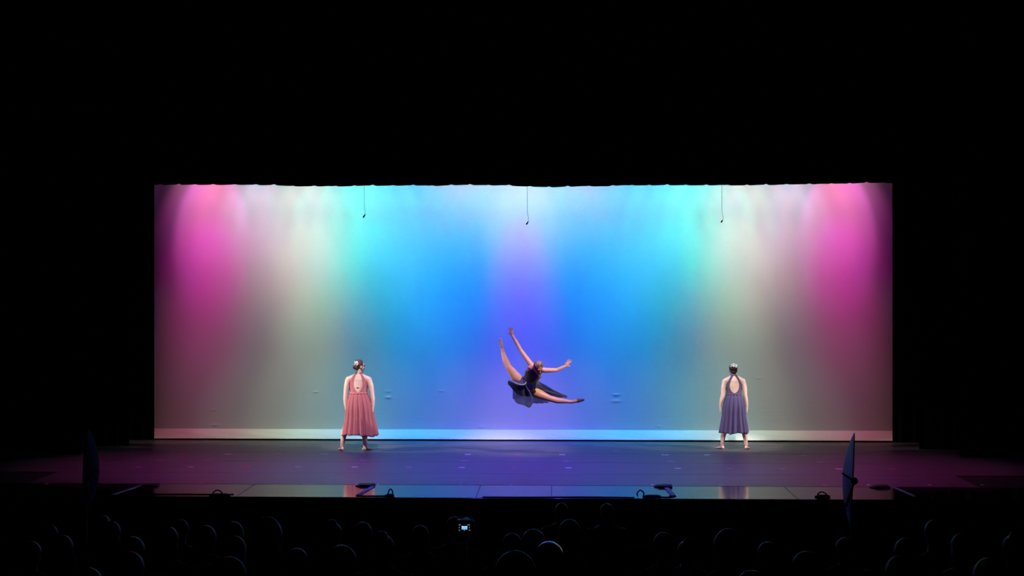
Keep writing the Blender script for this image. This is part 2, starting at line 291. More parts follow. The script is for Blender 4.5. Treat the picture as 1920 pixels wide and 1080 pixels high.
# ------------------------------------------------------------------ tape marks on the floor (parts of the floor)
tm = {}
def tape(px, py, wpx, col, th=.045, ang=0):
    p = onfloor(px, py); k = (round(wpx), col, th)
    if k not in tm:
        L = wpx / FPX * p.y / 2; bm = bmesh.new(); box(bm, (-L, -th / 2, 0), (L, th / 2, .0012)); me = bpy.data.meshes.new('tape_mark'); bm.to_mesh(me); bm.free(); me.materials.append(M['tape_' + col]); tm[k] = me
    o = bpy.data.objects.new('tape_mark', tm[k]); C.objects.link(o); o.location = (p.x, p.y, .0005); o.rotation_euler = (0, 0, ang); o.parent = fl
for x in (387, 582, 713, 779, 845, 910, 975, 1040, 1105, 1172, 1237, 1303, 1370, 1500, 1566): tape(x, 824.6 + (x - 387) * .0006, 5, 'white' if x not in (779, 1105, 713, 1303) else 'dim', .09)
for x, y, wd, c in ((345, 851.5, 13, 'red'), (427, 851.3, 14, 'white'), (521, 851.5, 13, 'dim'), (608, 851.5, 14, 'dim'), (877, 852, 11, 'white'), (971, 852.3, 12, 'red'), (1054, 852.5, 11, 'white'), (1155, 845, 9, 'dim'), (1247, 853, 13, 'white'), (1325, 853, 10, 'white'), (1413, 853.5, 11, 'dim'), (1507, 854.2, 11, 'dim'),
                   (300, 863, 12, 'red'), (389, 863.2, 14, 'dim'), (485, 862.5, 8, 'red'), (680, 863.3, 12, 'dim'), (870, 863.8, 12, 'dim'), (1061, 864.6, 11, 'dim'), (1257, 865.3, 13, 'dim'), (1539, 866.3, 13, 'dim'),
                   (259, 875.8, 12, 'dim'), (357, 875.5, 10, 'white'), (461, 875.6, 14, 'red'), (560, 875.5, 13, 'dim'), (665, 875.8, 11, 'white'), (767, 876, 12, 'dim'), (866, 876.6, 10, 'white'), (964, 877, 11, 'red'), (1066, 877.4, 10, 'white'), (1165, 877.5, 8, 'red'), (1271, 878.3, 10, 'white'), (1368, 878.5, 9, 'dim'), (1467, 879, 10, 'dim'), (1573, 879.2, 12, 'white'), (1672, 879.3, 14, 'red'),
                   (125, 854, 7, 'dim'), (300, 908, 11, 'dim'), (377, 907.4, 8, 'dim'), (473, 907.8, 7, 'dim'), (571, 907.6, 9, 'dim'), (668, 908.6, 5, 'white'), (709, 909, 3, 'white'), (864, 909, 4, 'dim'), (958, 909.4, 4, 'dim'), (1223, 909.8, 4, 'white'), (1351, 909.6, 7, 'dim'), (1546, 910, 8, 'dim'), (1628, 912.5, 6, 'white'), (1743, 911, 7, 'white'), (1841, 911, 6, 'white'), (87, 907, 8, 'dim')):
    tape(x, min(y, 909), wd, c, .065, random.uniform(-.12, .12))

# ------------------------------------------------------------------ floor boxes, tape runs and cables at the stage edge
def floor_box(px, py, wpx, label):
    p = onfloor(px, py); o = empty('floor_microphone', (p.x, p.y, .0)); L = wpx / FPX * p.y / 2
    tag(o, label, 'microphone', 'flat black floor microphones along the vinyl edge')
    bm = bmesh.new()
    prof = [(-.10, 0), (-.10, .014), (-.03, .032), (.06, .034), (.10, .016), (.10, 0)]
    for s in (0,): ring_loft(bm, [[Vector((-L + 2 * L * t, y * k, z * k)) for y, z in prof] for t, k in ((0, .35), (.18, .9), (.5, 1), (.95, 1), (1, .8))])
    obj('housing', bm, M['black_plastic'], o, False)
    bm = bmesh.new(); box(bm, (-L * .5, -.099, .012), (L * .6, -.06, .027)); obj('grille', bm, M['cable'], o, False)
for a in ((685, 911, 36, 'flat black floor microphone between the pink-dressed dancer and the stage edge'), (1243, 913, 34, 'flat black floor microphone in front of the dancer in plum'), (281, 911, 34, 'flat black floor microphone near the left end of the apron'), (1649, 914, 36, 'flat black floor microphone just right of the right-hand dish')): floor_box(*a)
def strip(name, p0, p1, wd, m, label, catg, group=None):
    a = onfloor(*p0); b = onfloor(*p1); d = (b - a); d.z = 0; L = d.length; n = Vector((-d.y, d.x, 0)).normalized() * wd / 2
    c = (a + b) / 2; bm = bmesh.new(); rows = []
    for i in range(13):
        t = i / 12; q = a + d * t - c; wob = .006 * noise.noise((t * 5, p0[0], 0)); k = .0
        rows.append([tuple(q + n * s + Vector((wob, 0, .001 + (.007 if abs(s) < .5 else 0)))) for s in (-1, -.4, 0, .4, 1)])
    grid(bm, rows); o = obj(name, bm, m, smooth=True); o.location = (c.x, c.y, 0); s = o.modifiers.new('t', 'SOLIDIFY'); s.thickness = .002; s.offset = 1
    return tag(o, label, catg, group)
for p0, p1, lb in (((699, 912.5), (671, 929), 'blue tape run slanting down from the floor microphone near the pink dress'), ((1249, 914.5), (1264, 930.5), 'blue tape run slanting down from the floor microphone near the plum dress'), ((266, 909.5), (207, 929.5), 'pale blue tape run at the dark left end of the apron'), ((1675, 913.5), (1720, 932), 'pale blue tape run at the dark right end of the apron')):
    strip('tape_run', p0, p1, .075, M['tape_blue'], lb, 'tape', 'blue tape runs over the microphone cables')
def cable(name, pts, r, m, label, parent=None):
    c = sum((Vector(p) for p in pts), Vector()) / len(pts); bm = bmesh.new(); n = 12 * (len(pts) - 1)
    tube(bm, [cat(pts, i / n) - c for i in range(n + 1)], r, 8); o = obj(name, bm, m, parent)
    o.location = c
    if label: tag(o, label, 'cable')
    return o
def edge_cable(pix, label):
    cable('stage_cable', [onfloor(x, y, .004) for x, y in pix], .007, M['cable'], label)
edge_cable([(278, 926.3), (330, 926.5), (380, 926.6), (438, 926.5)], 'black cable lying along the reddish left end of the apron')
edge_cable([(668, 929.5), (690, 929.7), (712, 929.6), (725, 929.5)], 'short black cable running from the blue tape to a connector')
edge_cable([(905, 931.6), (1000, 932), (1100, 931.6), (1190, 932.6)], 'thin black cable along the middle of the stage front edge')
edge_cable([(1238, 931.5), (1252, 932), (1264, 930.8), (1255, 929.5)], 'short black cable curling at the end of the blue tape')
def loop_box(px, py, wpx, loop, label):
    p = onfloor(px, py, 0); k = p.y / FPX; o = empty('cable_connector', (p.x, p.y, 0)); tag(o, label, 'connector', 'black cable connectors at the stage front edge')
    L = wpx * k / 2; bm = bmesh.new()
    prof = [(-.05, 0), (-.05, .018), (-.02, .034), (.02, .034), (.05, .018), (.05, 0)]
    ring_loft(bm, [[Vector((-L + 2 * L * t, y * q, z * q)) for y, z in prof] for t, q in ((0, .45), (.3, 1), (.8, 1), (1, .6))]); obj('body', bm, M['black_plastic'], o, False)
    x0, x1, h = loop; bm = bmesh.new(); a = (x0 - px) * k; b = (x1 - px) * k; H = h * k
    pts = [(a, 0, .012), (a * .98 + b * .02 - .01, .02, H * .55), ((a + b) / 2, .03, H), (b + .01, .01, H * .6), (b, 0, .012)]
    tube(bm, [cat(pts, i / 24) for i in range(25)], .010, 8); obj('cable_loop', bm, M['cable'], o)
loop_box(412, 929.5, 40, (400, 414, 10), 'black cable connector with an arched loop at the left end of the apron')
loop_box(730, 930.5, 18, (729, 735, 13), 'black cable connector with a narrow pointed loop right of the pink-dressed dancer')
loop_box(1222, 932, 34, (1196, 1206, 12), 'black cable connector with a round upright loop left of the plum-dressed dancer')
loop_box(1542, 932, 28, (1535, 1548, 9), 'black cable connector with a small loop just left of the right-hand dish')

# ------------------------------------------------------------------ hanging microphones
def hang_mic(pix, tip, label):
    Ym = 26.07; pts = [at(x, y, Ym) for x, y in pix]; o = empty('hanging_microphone', pts[-1]); tag(o, label, 'microphone', 'small microphones hanging on thin cables')
    top = pts[0].copy(); top.z = 8.59; top.y = 26.03; t2 = pts[0].copy(); t2.z = 8.3; bm = bmesh.new(); n = 14 * (len(pts) - 1)
    base = pts[-1]
    tube(bm, [top - base, t2 - base] + [cat(pts, i / n) - base for i in range(n + 1)], .0032, 6); obj('cable', bm, M['grey_cable'], o)
    d = (at(*tip, Ym) - base); bm = bmesh.new(); tube(bm, [d * -.1, d * .1, d * .45, d * .95, d * 1.0], [.005, .009, .013, .015, .010], 10); obj('capsule', bm, M['black_plastic'], o)
hang_mic([(682.5, 345), (683, 370), (683, 388), (684.8, 396), (684.5, 402)], (681, 408), 'hanging microphone on a faint cable against the left cyan light')
hang_mic([(988.3, 345), (988.6, 375), (988.8, 398), (990.8, 409), (990.2, 415.5)], (986.8, 421), 'hanging microphone in front of the middle of the backdrop')
hang_mic([(1353.2, 345), (1353.4, 375), (1353.8, 398), (1356.3, 409), (1355, 412.5)], (1352, 417), 'hanging microphone against the whitish light on the right')

# ------------------------------------------------------------------ the two round dishes in front of the stage
def dish(px, top, bot, side, sinb, roll, Y, knob, label, patch, dm, stm, dk, st):
    ctop = at(px, top, Y); cbot = at(px, bot, Y); c = (ctop + cbot) / 2; Rr = (ctop.z - cbot.z) / 2
    v = (CAMP - c); v.z = 0; v.normalize(); perp = Vector((0, 0, 1)).cross(v) * side; perp = perp if perp.x * side > 0 else -perp
    n = (perp * math.cos(math.asin(sinb)) + v * sinb).normalized()
    up = (Vector((0, 0, 1)) * math.cos(roll) + Vector((1, 0, 0)) * math.sin(roll)); n = (n - up * n.dot(up)).normalized(); s = up.cross(n)
    zf = rake(Y) + .002; o = empty('reflector_dish', (c.x, c.y, zf)); tag(o, label, 'dish', 'round dishes standing in front of the stage')
    off = c - Vector((c.x, c.y, zf))
    def L(a, b, h): return off + s * a + up * b + n * h
    bm = bmesh.new(); rings = []; dep = Rr * dk
    prof = [(t, dep * (1 - t * t) ) for t in (0.02, .15, .3, .45, .6, .75, .88, .96, 1.0)]
    full = [(t, h) for t, h in prof] + [(1.006, .004)] + [(t, h + .012) for t, h in prof[::-1]]
    ring_loft(bm, [[L(Rr * t * math.cos(a), Rr * t * math.sin(a), h) for a in [2 * math.pi * k / 48 for k in range(48)]] for t, h in full]); obj('dish', bm, dm, o)
    a0, b0 = patch; bm = bmesh.new()
    grid(bm, [[L(Rr * (a0 + i * .16 * 1.0), Rr * (b0 + j * .14), dep * (1 - min(1, (a0 + i * .16) ** 2 + (b0 + j * .14) ** 2)) + .0135 ) for i in (0, .5, 1)] for j in (0, .5, 1)]); tag(obj('sticker', bm, stm, o), 'pale rectangular sticker')
    # yoke: an arm from the rim to a clamp knob, then a stay down to the stand
    yk = c.y - Rr - .06; bo = Vector((c.x, c.y, zf)); kp = at(*knob, yk) - bo; rp = at(*st[0], yk + .02) - bo; foot = at(*st[1], yk) - bo
    bm = bmesh.new(); tube(bm, [rp + Vector((0, .09, 0)), rp, kp.lerp(rp, .5), kp], .011, 10); obj('arm', bm, M['black_plastic'], o)
    bm = bmesh.new(); ball(bm, kp, (.045, .03, .045)); tube(bm, [kp + Vector((0, -.05, 0)), kp + Vector((0, .03, 0))], .028, 12); obj('clamp_knob', bm, M['black_plastic'], o)
    bm = bmesh.new(); tube(bm, [kp, foot], .015, 10); obj('stay', bm, M['black_plastic'], o)
    bm = bmesh.new(); foot = Vector((off.x, off.y, 0)) - up * 0; tube(bm, [Vector((off.x - math.sin(roll) * Rr, off.y, off.z - Rr + .01)), Vector((foot.x, foot.y, .05))], .018, 10); obj('stand_pole', bm, M['black_plastic'], o)
    for k in range(3):
        a = 2 * math.pi * k / 3 + .5; bm = bmesh.new(); tube(bm, [Vector((foot.x, foot.y, .45)), Vector((foot.x + .38 * math.cos(a), foot.y + .38 * math.sin(a), .012))], .012, 8); obj('leg', bm, M['black_plastic'], o)
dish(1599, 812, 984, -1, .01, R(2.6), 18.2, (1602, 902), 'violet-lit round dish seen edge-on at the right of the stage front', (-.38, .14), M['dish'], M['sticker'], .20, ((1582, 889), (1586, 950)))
dish(163, 806, 962, 1, .10, R(1.5), 18.2, (163, 897), 'shade-darkened round dish standing in front of the left wing', (.30, .0), M['dish_shaded'], M['tape_blue'], .26, ((180, 880), (166, 950)))

# ------------------------------------------------------------------ dancers
def frame(fwd, up):
    f = Vector(fwd).normalized(); u = Vector(up); u = (u - f * u.dot(f)).normalized(); r = f.cross(u)
    return Matrix((r, f, u)).transposed()          # columns: right, forward, up
def head_blob(bm, c, fr, k=1.0):                    # cranium, face, nose, lips, chin, ears
    T = lambda x, y, z: Vector(c) + fr @ (Vector((x, y, z)) * k)
    ball(bm, T(0, -.012, .018), (.073 * k, .090 * k, .088 * k), fr, 20)
    ball(bm, T(0, .022, -.035), (.058 * k, .062 * k, .078 * k), fr, 16)
    ball(bm, T(0, .052, -.092), (.026 * k, .026 * k, .022 * k), fr, 12)
    limb(bm, [(T(0, .078, .012), .010 * k), (T(0, .098, -.028), .013 * k)], 8)
    ball(bm, T(0, .078, -.062), (.022 * k, .013 * k, .009 * k), fr, 10)
    for s in (-1, 1):
        ball(bm, T(.074 * s, -.008, -.022), (.010 * k, .020 * k, .031 * k), fr, 10)
        ball(bm, T(.034 * s, .058, -.030), (.020 * k, .020 * k, .018 * k), fr, 10)
    ball(bm, T(0, .066, .024), (.052 * k, .018 * k, .012 * k), fr, 12)
def eyes(name_parent, c, fr, k=1.0):
    for s in (-1, 1):
        bm = bmesh.new(); ball(bm, Vector(c) + fr @ (Vector((.031 * s, .076, -.002)) * k), .010 * k, seg=10); obj('eye', bm, M['eye'], name_parent)
def hand_blob(bm, wrist, d, palm_n, side, k=1.0, curl=.35, spread=.10):
    """wrist point, pointing direction d, palm normal, thumb side vector"""
    d = Vector(d).normalized(); pn = Vector(palm_n); pn = (pn - d * pn.dot(d)).normalized(); th = Vector(side); th = (th - d * th.dot(d) - pn * th.dot(pn)).normalized()
    w_ = Vector(wrist); fr = Matrix((th, d, pn)).transposed()
    ball(bm, w_ + d * .045 * k, (.036 * k, .052 * k, .016 * k), fr, 14)
    ln = (.070, .078, .072, .056)
    for i in range(4):
        o_ = (.027 - .018 * i); b0 = w_ + d * .085 * k + th * o_ * k; dd = (d + th * (o_ * spread / .027)).normalized()
        p1 = b0 + dd * ln[i] * .45 * k + pn * .006 * curl; p2 = p1 + (dd + pn * curl).normalized() * ln[i] * .32 * k; p3 = p2 + (dd + pn * curl * 2).normalized() * ln[i] * .25 * k
        limb(bm, [(b0 - dd * .02 * k, .0095 * k), (p1, .0088 * k), (p2, .008 * k), (p3, .0072 * k)], 8)
    t0 = w_ + d * .022 * k + th * .024 * k; t1 = t0 + (d * .6 + th * .75).normalized() * .040 * k; t2 = t1 + (d * .9 + th * .3 + pn * curl * .6).normalized() * .032 * k
    limb(bm, [(t0, .013 * k), (t1, .011 * k), (t2, .0085 * k)], 8)
def foot_blob(bm, heel, d, k=1.0, toes=True):      # standing bare foot, heel point on floor, toe direction
    h = Vector(heel); d = Vector(d).normalized(); s = Vector((-d.y, d.x, 0)); fr = Matrix((s, d, Vector((0, 0, 1)))).transposed()
    limb(bm, [(h + Vector((0, 0, .032 * k)), .031 * k), (h + d * .07 * k + Vector((0, 0, .030 * k)), .029 * k), (h + d * .13 * k + Vector((0, 0, .024 * k)), .023 * k)], 12)
    ball(bm, h + d * .135 * k + Vector((0, 0, .018 * k)), (.044 * k, .05 * k, .018 * k), fr, 14)
    for i in range(5):
        o_ = (.032 - .016 * i) * k; ln = (.052, .05, .045, .038, .03)[i] * k
        b = h + d * .165 * k + s * o_ + Vector((0, 0, .012 * k)); limb(bm, [(b, .0105 * k), (b + d * ln, .009 * k)], 8)
def pleated_skirt(parent, top, zt, zb, hem, m, seed, n=22, lean=0.0, waist_y=0.0):
    """top: (ax, ay) at waist, hem: function theta -> (x, y, z)"""
    N = 264; rows = []; J = 26
    for j in range(J + 1):
        t = j / J; row = []
        for i in range(N):
            a = 2 * math.pi * i / N; hx, hy, hz = hem(a); e = t ** .8
            hipk = math.sin(math.pi * min(1, t / .55)) * .016
            ax = top[0] * math.cos(a); ay = waist_y + top[1] * math.sin(a)
            x = ax + (hx - ax) * e; y = ay + (hy - ay) * e
            ph = n * a + 1.8 * noise.noise((math.cos(a) * 1.6, math.sin(a) * 1.6, seed)) * (.4 + t); A = .004 + .026 * t ** 1.2 * (1 + .8 * noise.noise((math.cos(a) * 2.4, math.sin(a) * 2.4, seed + 3)))
            r = Vector((math.cos(a), math.sin(a), 0)); q = Vector((x, y, 0)) + r * (hipk + A * math.sin(ph) + A * .4 * math.sin(2 * ph + 1))
            row.append((q.x, q.y, zt + (hz - zt) * t + .006 * t * math.sin(ph * .5)))
        rows.append(row)
    bm = bmesh.new(); grid(bm, rows, True); o = obj('skirt', bm, m, parent); s = o.modifiers.new('t', 'SOLIDIFY'); s.thickness = .003
    return o
def hair_ridges(bm, c, fr, k, R3, n=9):               # combed strands lying over the crown towards the nape
    for i in range(n):
        x = (-1 + 2 * i / (n - 1)) * .92; pts = []
        for j in range(11):
            a = R(40 + 170 * j / 10); w_ = math.sqrt(max(.02, 1 - x * x * (1 - .55 * j / 10))); xx = x * (1 - .55 * (j / 10) ** 1.5)
            pts.append(Vector(c) + fr @ (Vector((xx * R3[0], -.022 + R3[1] * w_ * math.cos(a), .024 + R3[2] * w_ * math.sin(a))) * k))
        tube(bm, pts, [.003] + [.0095] * 9 + [.004], 8)
def flower_cluster(parent, c, fr, k, pts, seed):
    random.seed(seed)
    for x, y, z, r in pts:
        bm = bmesh.new(); q = Vector(c) + fr @ (Vector((x, y, z)) * k)
        for j in range(5):
            a = 2 * math.pi * j / 5 + random.random(); p = q + fr @ Vector((math.cos(a) * r * .7, -.004, math.sin(a) * r * .7)); ball(bm, p, (r * .62, r * .45, r * .62), fr, 8)
        ball(bm, q + fr @ Vector((0, -r * .1, 0)), r * .4, seg=8); obj('hair_flower', bm, M['flower'], parent)

def standing(feet_px, label, k, spec):
    base = onfloor(*feet_px); root = empty('person', (base.x, base.y, 0)); tag(root, label, 'person')
    bm = bmesh.new(); sp = spec
    torso(bm, [(z, 0, y, ax, ay) for z, y, ax, ay in sp['torso']])
    for s in (-1, 1):
        A = sp['arm'][s]; limb(bm, A)
        wr = A[-1][0]; hand_blob(bm, wr, sp['hand'][s], (-s, .15, 0), (0, 1, -.1), .92 * k)
        Lg = sp['leg'][s]; limb(bm, Lg, 16)
        an = Lg[-1][0]; d = Vector((sp['toe'][s][0], sp['toe'][s][1], 0)).normalized()
        foot_blob(bm, Vector((an[0], an[1], 0)) - d * .035, d, .95 * k)
        ball(bm, (.08 * s, -.05 * sp['glute'], sp['hipz']), (.085 * sp['glute'], .068, .09), seg=14)
        limb(bm, [((.042 * s, sp['sh'][1] - .0, sp['sh'][2] + .075), .038 * k), ((sp['sh'][0] * s * .98, sp['sh'][1], sp['sh'][2]), .050 * sp['w'])], 12)
    hc = Vector(sp['head']); fr = frame(sp['look'], (0, 0, 1))
    limb(bm, [((0, sp['sh'][1], sp['sh'][2] + .06), .055 * k), ((hc.x * .6, hc.y - .015, hc.z - .07), .048 * k)], 14)
    head_blob(bm, hc, fr, k)
    body = remeshed('body', bm, M['skin'], root, .0062, 5)
    eyes(body, hc, fr, k)
    zt = sp['zwaist']; zn = sp['neckz']; xo = sp['sidex']; kb = sp['key']
    def keep(c, n):
        if c.z < zt - .03 or c.z > zn: return False
        ax = abs(c.x); zs = sp['armz']
        lim = xo if c.z < zs else xo + (sp['neckx'] - xo) * ((c.z - zs) / (zn - zs)) ** .85
        if ax > lim: return False
        if c.y < sp['midy'] and kb[0] < c.z < kb[1]:
            u = (c.z - kb[0]) / (kb[1] - kb[0]); hw = kb[2] * math.sin(math.pi * u ** .8) ** .75
            if ax < hw: return False
        return True
    shell_from('bodice', body, keep, sp['m1'], root, .005, .004)
    bm = bmesh.new(); n = 40; ax, ay = sp['waist']
    ring_loft(bm, [[Vector((q * ax * math.cos(2 * math.pi * i / n), sp['wy'] + q * ay * math.sin(2 * math.pi * i / n), zt + z)) for i in range(n)] for z, q in ((-.02, 1.0), (-.02, 1.06), (.0, 1.075), (.02, 1.055), (.02, 1.0))], cap=False)
    obj('waistband', bm, sp['m1'], root)
    pleated_skirt(root, (ax * 1.03, ay * 1.03), zt - .01, 0, sp['hem'], sp['m2'], sp['seed'], sp['npleat'], waist_y=sp['wy'])
    # hair: cap, bun, flowers
    T = lambda x, y, z: hc + fr @ (Vector((x, y, z)) * k)
    bm = bmesh.new(); ball(bm, T(0, -.024, .026), (.080 * k, .089 * k, .091 * k), fr, 24); ball(bm, T(0, -.055, -.02), (.066 * k, .05 * k, .06 * k), fr, 16)
    hair_ridges(bm, hc, fr, k, (.080, .089, .091))
    for b in sp['bun']: ball(bm, T(*b[:3]), (b[3] * k, b[3] * .85 * k, b[3] * .9 * k), fr, 16)
    hair = remeshed('hair', bm, sp['hairm'], root, .0055, 2)
    flower_cluster(root, hc, fr, k, sp['flowers'], sp['seed'])
    return root, body

# woman in the pink dress
def hemL(a):
    x = .025 + .315 * math.cos(a); y = .02 + .26 * math.sin(a); return (x, y, .285 + .012 * math.sin(3 * a + 1) - (.012 if math.cos(a) > .6 else 0))
spec = dict(torso=[(.78, .0, .12, .10), (.85, -.01, .178, .125), (.93, -.01, .180, .125), (1.04, 0, .150, .105), (1.12, 0, .155, .110), (1.22, 0, .168, .112), (1.30, -.005, .160, .100), (1.355, -.01, .125, .075), (1.385, -.012, .07, .055)],
    sh=(.180, -.012, 1.295), w=1.12, hipz=.87, glute=1.05,
    arm={-1: [((-.184, -.012, 1.292), .058), ((-.212, -.015, 1.18), .055), ((-.232, -.02, 1.03), .043), ((-.238, -.02, .93), .041), ((-.236, -.02, .815), .028)], 1: [((.184, -.012, 1.292), .058), ((.222, -.015, 1.18), .055), ((.246, -.02, 1.03), .044), ((.260, -.02, .93), .041), ((.266, -.02, .815), .028)]},
    hand={-1: (.02, .08, -1), 1: (-.02, .08, -1)},
    leg={-1: [((-.095, 0, .84), .098), ((-.17, .0, .62), .078), ((-.225, .0, .45), .057), ((-.265, -.015, .30), .057), ((-.292, -.01, .16), .040), ((-.305, -.005, .07), .034)], 1: [((.095, 0, .84), .098), ((.105, 0, .62), .078), ((.112, 0, .45), .057), ((.112, -.015, .30), .057), ((.116, -.01, .16), .040), ((.12, -.005, .07), .034)]},
    toe={-1: (-.38, .9), 1: (.6, .8)}, head=(.022, .015, 1.54), look=(.86, .51, -.05), zwaist=1.045, neckz=1.425, sidex=.176, armz=1.25, neckx=.050, midy=.0, key=(1.07, 1.435, .082),
    waist=(.158, .115), wy=-.002, hem=hemL, m1=M['rose'], m2=M['rose_skirt'], seed=11, npleat=17, hairm=M['brown_hair'],
    bun=[(.03, -.105, -.026, .046), (.05, -.10, -.035, .036), (.0, -.108, -.03, .034)], flowers=[(.052, -.098, .045, .028), (.074, -.078, .040, .024), (.026, -.112, .052, .024), (.052, -.080, .070, .023), (.078, -.088, .016, .018), (.034, -.118, .024, .020)])
pinkd, pbody = standing((672.5, 844.6), 'barefoot woman in a dusty pink halter dress standing with her back turned', 1.0, spec)
bm = bmesh.new(); ring_loft(bm, [[Vector((.085 * u * 1.0, -.118 + .03 * u * u + e, 1.155 + dz)) for u in [-1 + 2 * i / 12 for i in range(13)]] for dz, e in ((-.004, 0), (.004, 0))], cap=False); o = obj('back_strap', bm, M['skin'], pinkd); s = o.modifiers.new('t', 'SOLIDIFY'); s.thickness = .003
bm = bmesh.new(); box(bm, (-.018, -.125, 1.148), (.014, -.117, 1.162), .002); tag(obj('clasp', bm, M['metal'], pinkd, False), 'small metal strap clasp')

# woman in the plum dress
def hemR(a):
    x = -.008 + .252 * math.cos(a); y = .01 + .23 * math.sin(a); return (x, y, .300 + .008 * math.sin(4 * a))
spec2 = dict(torso=[(.75, 0, .11, .09), (.82, -.01, .160, .115), (.89, -.01, .160, .115), (1.0, 0, .128, .092), (1.08, 0, .132, .097), (1.17, 0, .147, .102), (1.255, -.005, .143, .093), (1.305, -.01, .112, .07), (1.335, -.012, .062, .05)],
    sh=(.160, -.012, 1.25), w=1.0, hipz=.835, glute=.95,
    arm={-1: [((-.166, -.012, 1.247), .050), ((-.192, -.02, 1.13), .047), ((-.208, -.03, .985), .038), ((-.230, -.02, .89), .036), ((-.247, -.01, .79), .025)], 1: [((.166, -.012, 1.247), .050), ((.190, -.02, 1.13), .047), ((.203, -.03, .985), .038), ((.222, -.02, .89), .036), ((.236, -.01, .785), .025)]},
    hand={-1: (-.08, .1, -1), 1: (.1, .1, -1)},
    leg={-1: [((-.085, 0, .80), .088), ((-.135, 0, .60), .072), ((-.175, 0, .43), .053), ((-.19, -.015, .29), .053), ((-.208, -.01, .15), .037), ((-.220, -.005, .07), .032)], 1: [((.085, 0, .80), .088), ((.135, 0, .60), .072), ((.178, 0, .43), .053), ((.196, -.015, .29), .053), ((.214, -.01, .15), .037), ((.226, -.005, .07), .032)]},
    toe={-1: (-.5, .88), 1: (.35, .92)}, head=(-.012, .03, 1.448), look=(-.06, .96, -.12), zwaist=1.01, neckz=1.365, sidex=.150, armz=1.20, neckx=.050, midy=.0, key=(1.035, 1.352, .086),
    waist=(.135, .10), wy=-.002, hem=hemR, m1=M['plum'], m2=M['plum_skirt'], seed=23, npleat=16, hairm=M['dark_hair'],
    bun=[(0, -.10, .03, .046), (.022, -.10, .022, .036), (-.022, -.10, .022, .036)], flowers=[(0, -.12, .085, .029), (.036, -.11, .078, .026), (-.036, -.11, .078, .026), (.055, -.085, .062, .018), (-.055, -.085, .062, .018), (.018, -.10, .098, .02), (-.018, -.10, .098, .02), (.04, -.125, .055, .014), (-.012, -.142, .062, .014)])
standing((1376, 841.8), 'barefoot woman in a plum halter dress standing with her back turned', .95, spec2)

# leaping woman
YD = 25.0
def J(zx, zy, dy=0.0): return at(900 + zx / 5.683, 590 + zy / 5.683, YD + dy)
org = J(520, 740); root = empty('person', org); tag(root, 'leaping woman in a dark slate dress, legs split wide and arms flung out in mid-air', 'person')
def K(zx, zy, dy=0.0): return J(zx, zy, dy) - org
bm = bmesh.new()
def oval_loft(bm, st, n=20):                 # stations (centre, half width vector, half depth vector)
    ring_loft(bm, [[c + a * math.cos(2 * math.pi * i / n) + b * math.sin(2 * math.pi * i / n) for i in range(n)] for c, a, b in st])
sx = (K(655, 600, 0) - K(545, 548, 0)).normalized(); dv = Vector((0, 1, 0)); 
hipx = (K(575, 800, 0) - K(440, 735, 0)).normalized()
oval_loft(bm, [(K(500, 790, .05), hipx * .13, dv * .09), (K(508, 755, .03), hipx * .150, dv * .105), (K(525, 715, .0), hipx.lerp(sx, .5).normalized() * .122, dv * .095), (K(545, 675, -.05), sx * .120, dv * .095), (K(568, 630, -.11), sx * .138, dv * .10), (K(585, 590, -.16), sx * .142, dv * .095), (K(602, 562, -.19), sx * .11, dv * .075), (K(612, 552, -.21), sx * .06, dv * .05)])
shL = K(540, 528, -.15); shR = K(683, 592, -.19)
limb(bm, [(K(590, 565, -.18), .05), (shL, .046)]); limb(bm, [(K(620, 575, -.19), .05), (shR, .044)])
limb(bm, [(shL, .049), (K(488, 455, -.12), .043), (K(432, 375, -.08), .035), (K(385, 290, -.06), .033), (K(345, 222, -.05), .022)])
hand_blob(bm, K(345, 222, -.05), K(330, 150, -.05) - K(347, 225, -.05), (-.3, -1, .1), (-1, -.2, 0), .95, .12, .22)
limb(bm, [(shR, .046), (K(750, 592, -.16), .040), (K(818, 590, -.12), .034), (K(862, 570, -.12), .031), (K(905, 550, -.12), .022)])
hand_blob(bm, K(905, 550, -.12), K(958, 488, -.12) - K(905, 550, -.12), (.2, -1, .2), (1, -.1, -.4), .95, .12, .22)
# legs
limb(bm, [(K(458, 752, .04), .092), (K(385, 665, -.01), .085), (K(305, 560, -.04), .056), (K(268, 480, -.03), .052), (K(243, 400, -.02), .034), (K(236, 360, -.02), .028), (K(225, 310, -.03), .030), (K(218, 268, -.04), .020)], 16)
limb(bm, [(K(555, 815, .03), .090), (K(640, 852, -.02), .082), (K(742, 893, -.05), .054), (K(825, 915, -.04), .054), (K(925, 924, -.03), .034), (K(975, 930, -.03), .030), (K(1030, 920, -.04), .031), (K(1100, 908, -.05), .018)], 16)
hc = K(622, 566, -.34); frh = frame((.45, -.62, -.72), (.30, -.62, .72))
limb(bm, [(K(610, 560, -.20), .05), (hc + frh @ Vector((0, -.03, -.07)), .046)]); head_blob(bm, hc, frh, .98)
body = remeshed('body', bm, M['skin_tan'], root, .0062, 4); eyes(body, hc, frh)
wv = (K(597, 560, -.18) - K(520, 725, .0)); wl = wv.length; wn = wv.normalized(); w0 = K(520, 725, 0)
def keepc(c, n):
    t = (c - w0).dot(wn) / wl; q = c - (w0 + wn * t * wl); lat = q.dot(sx)
    if t < -.42 or t > .93: return False
    if t < .0:      # hips, briefs
        return (c - K(500, 790, .05)).length < .165 and abs(lat) < .12
    if t > .62 and abs(lat) > .125 - .20 * (t - .62): return False
    if (c - hc).length < .13: return False
    return abs(lat) < .16
shell_from('bodice', body, keepc, M['slate'], root, .006, .004)
bm = bmesh.new()
T = lambda x, y, z: hc + frh @ Vector((x, y, z))
ball(bm, T(0, -.022, .026), (.082, .090, .092), frh, 24); ball(bm, T(0, -.075, -.02), (.055, .045, .05), frh, 16); ball(bm, T(0, -.02, .085), (.04, .06, .035), frh, 14)
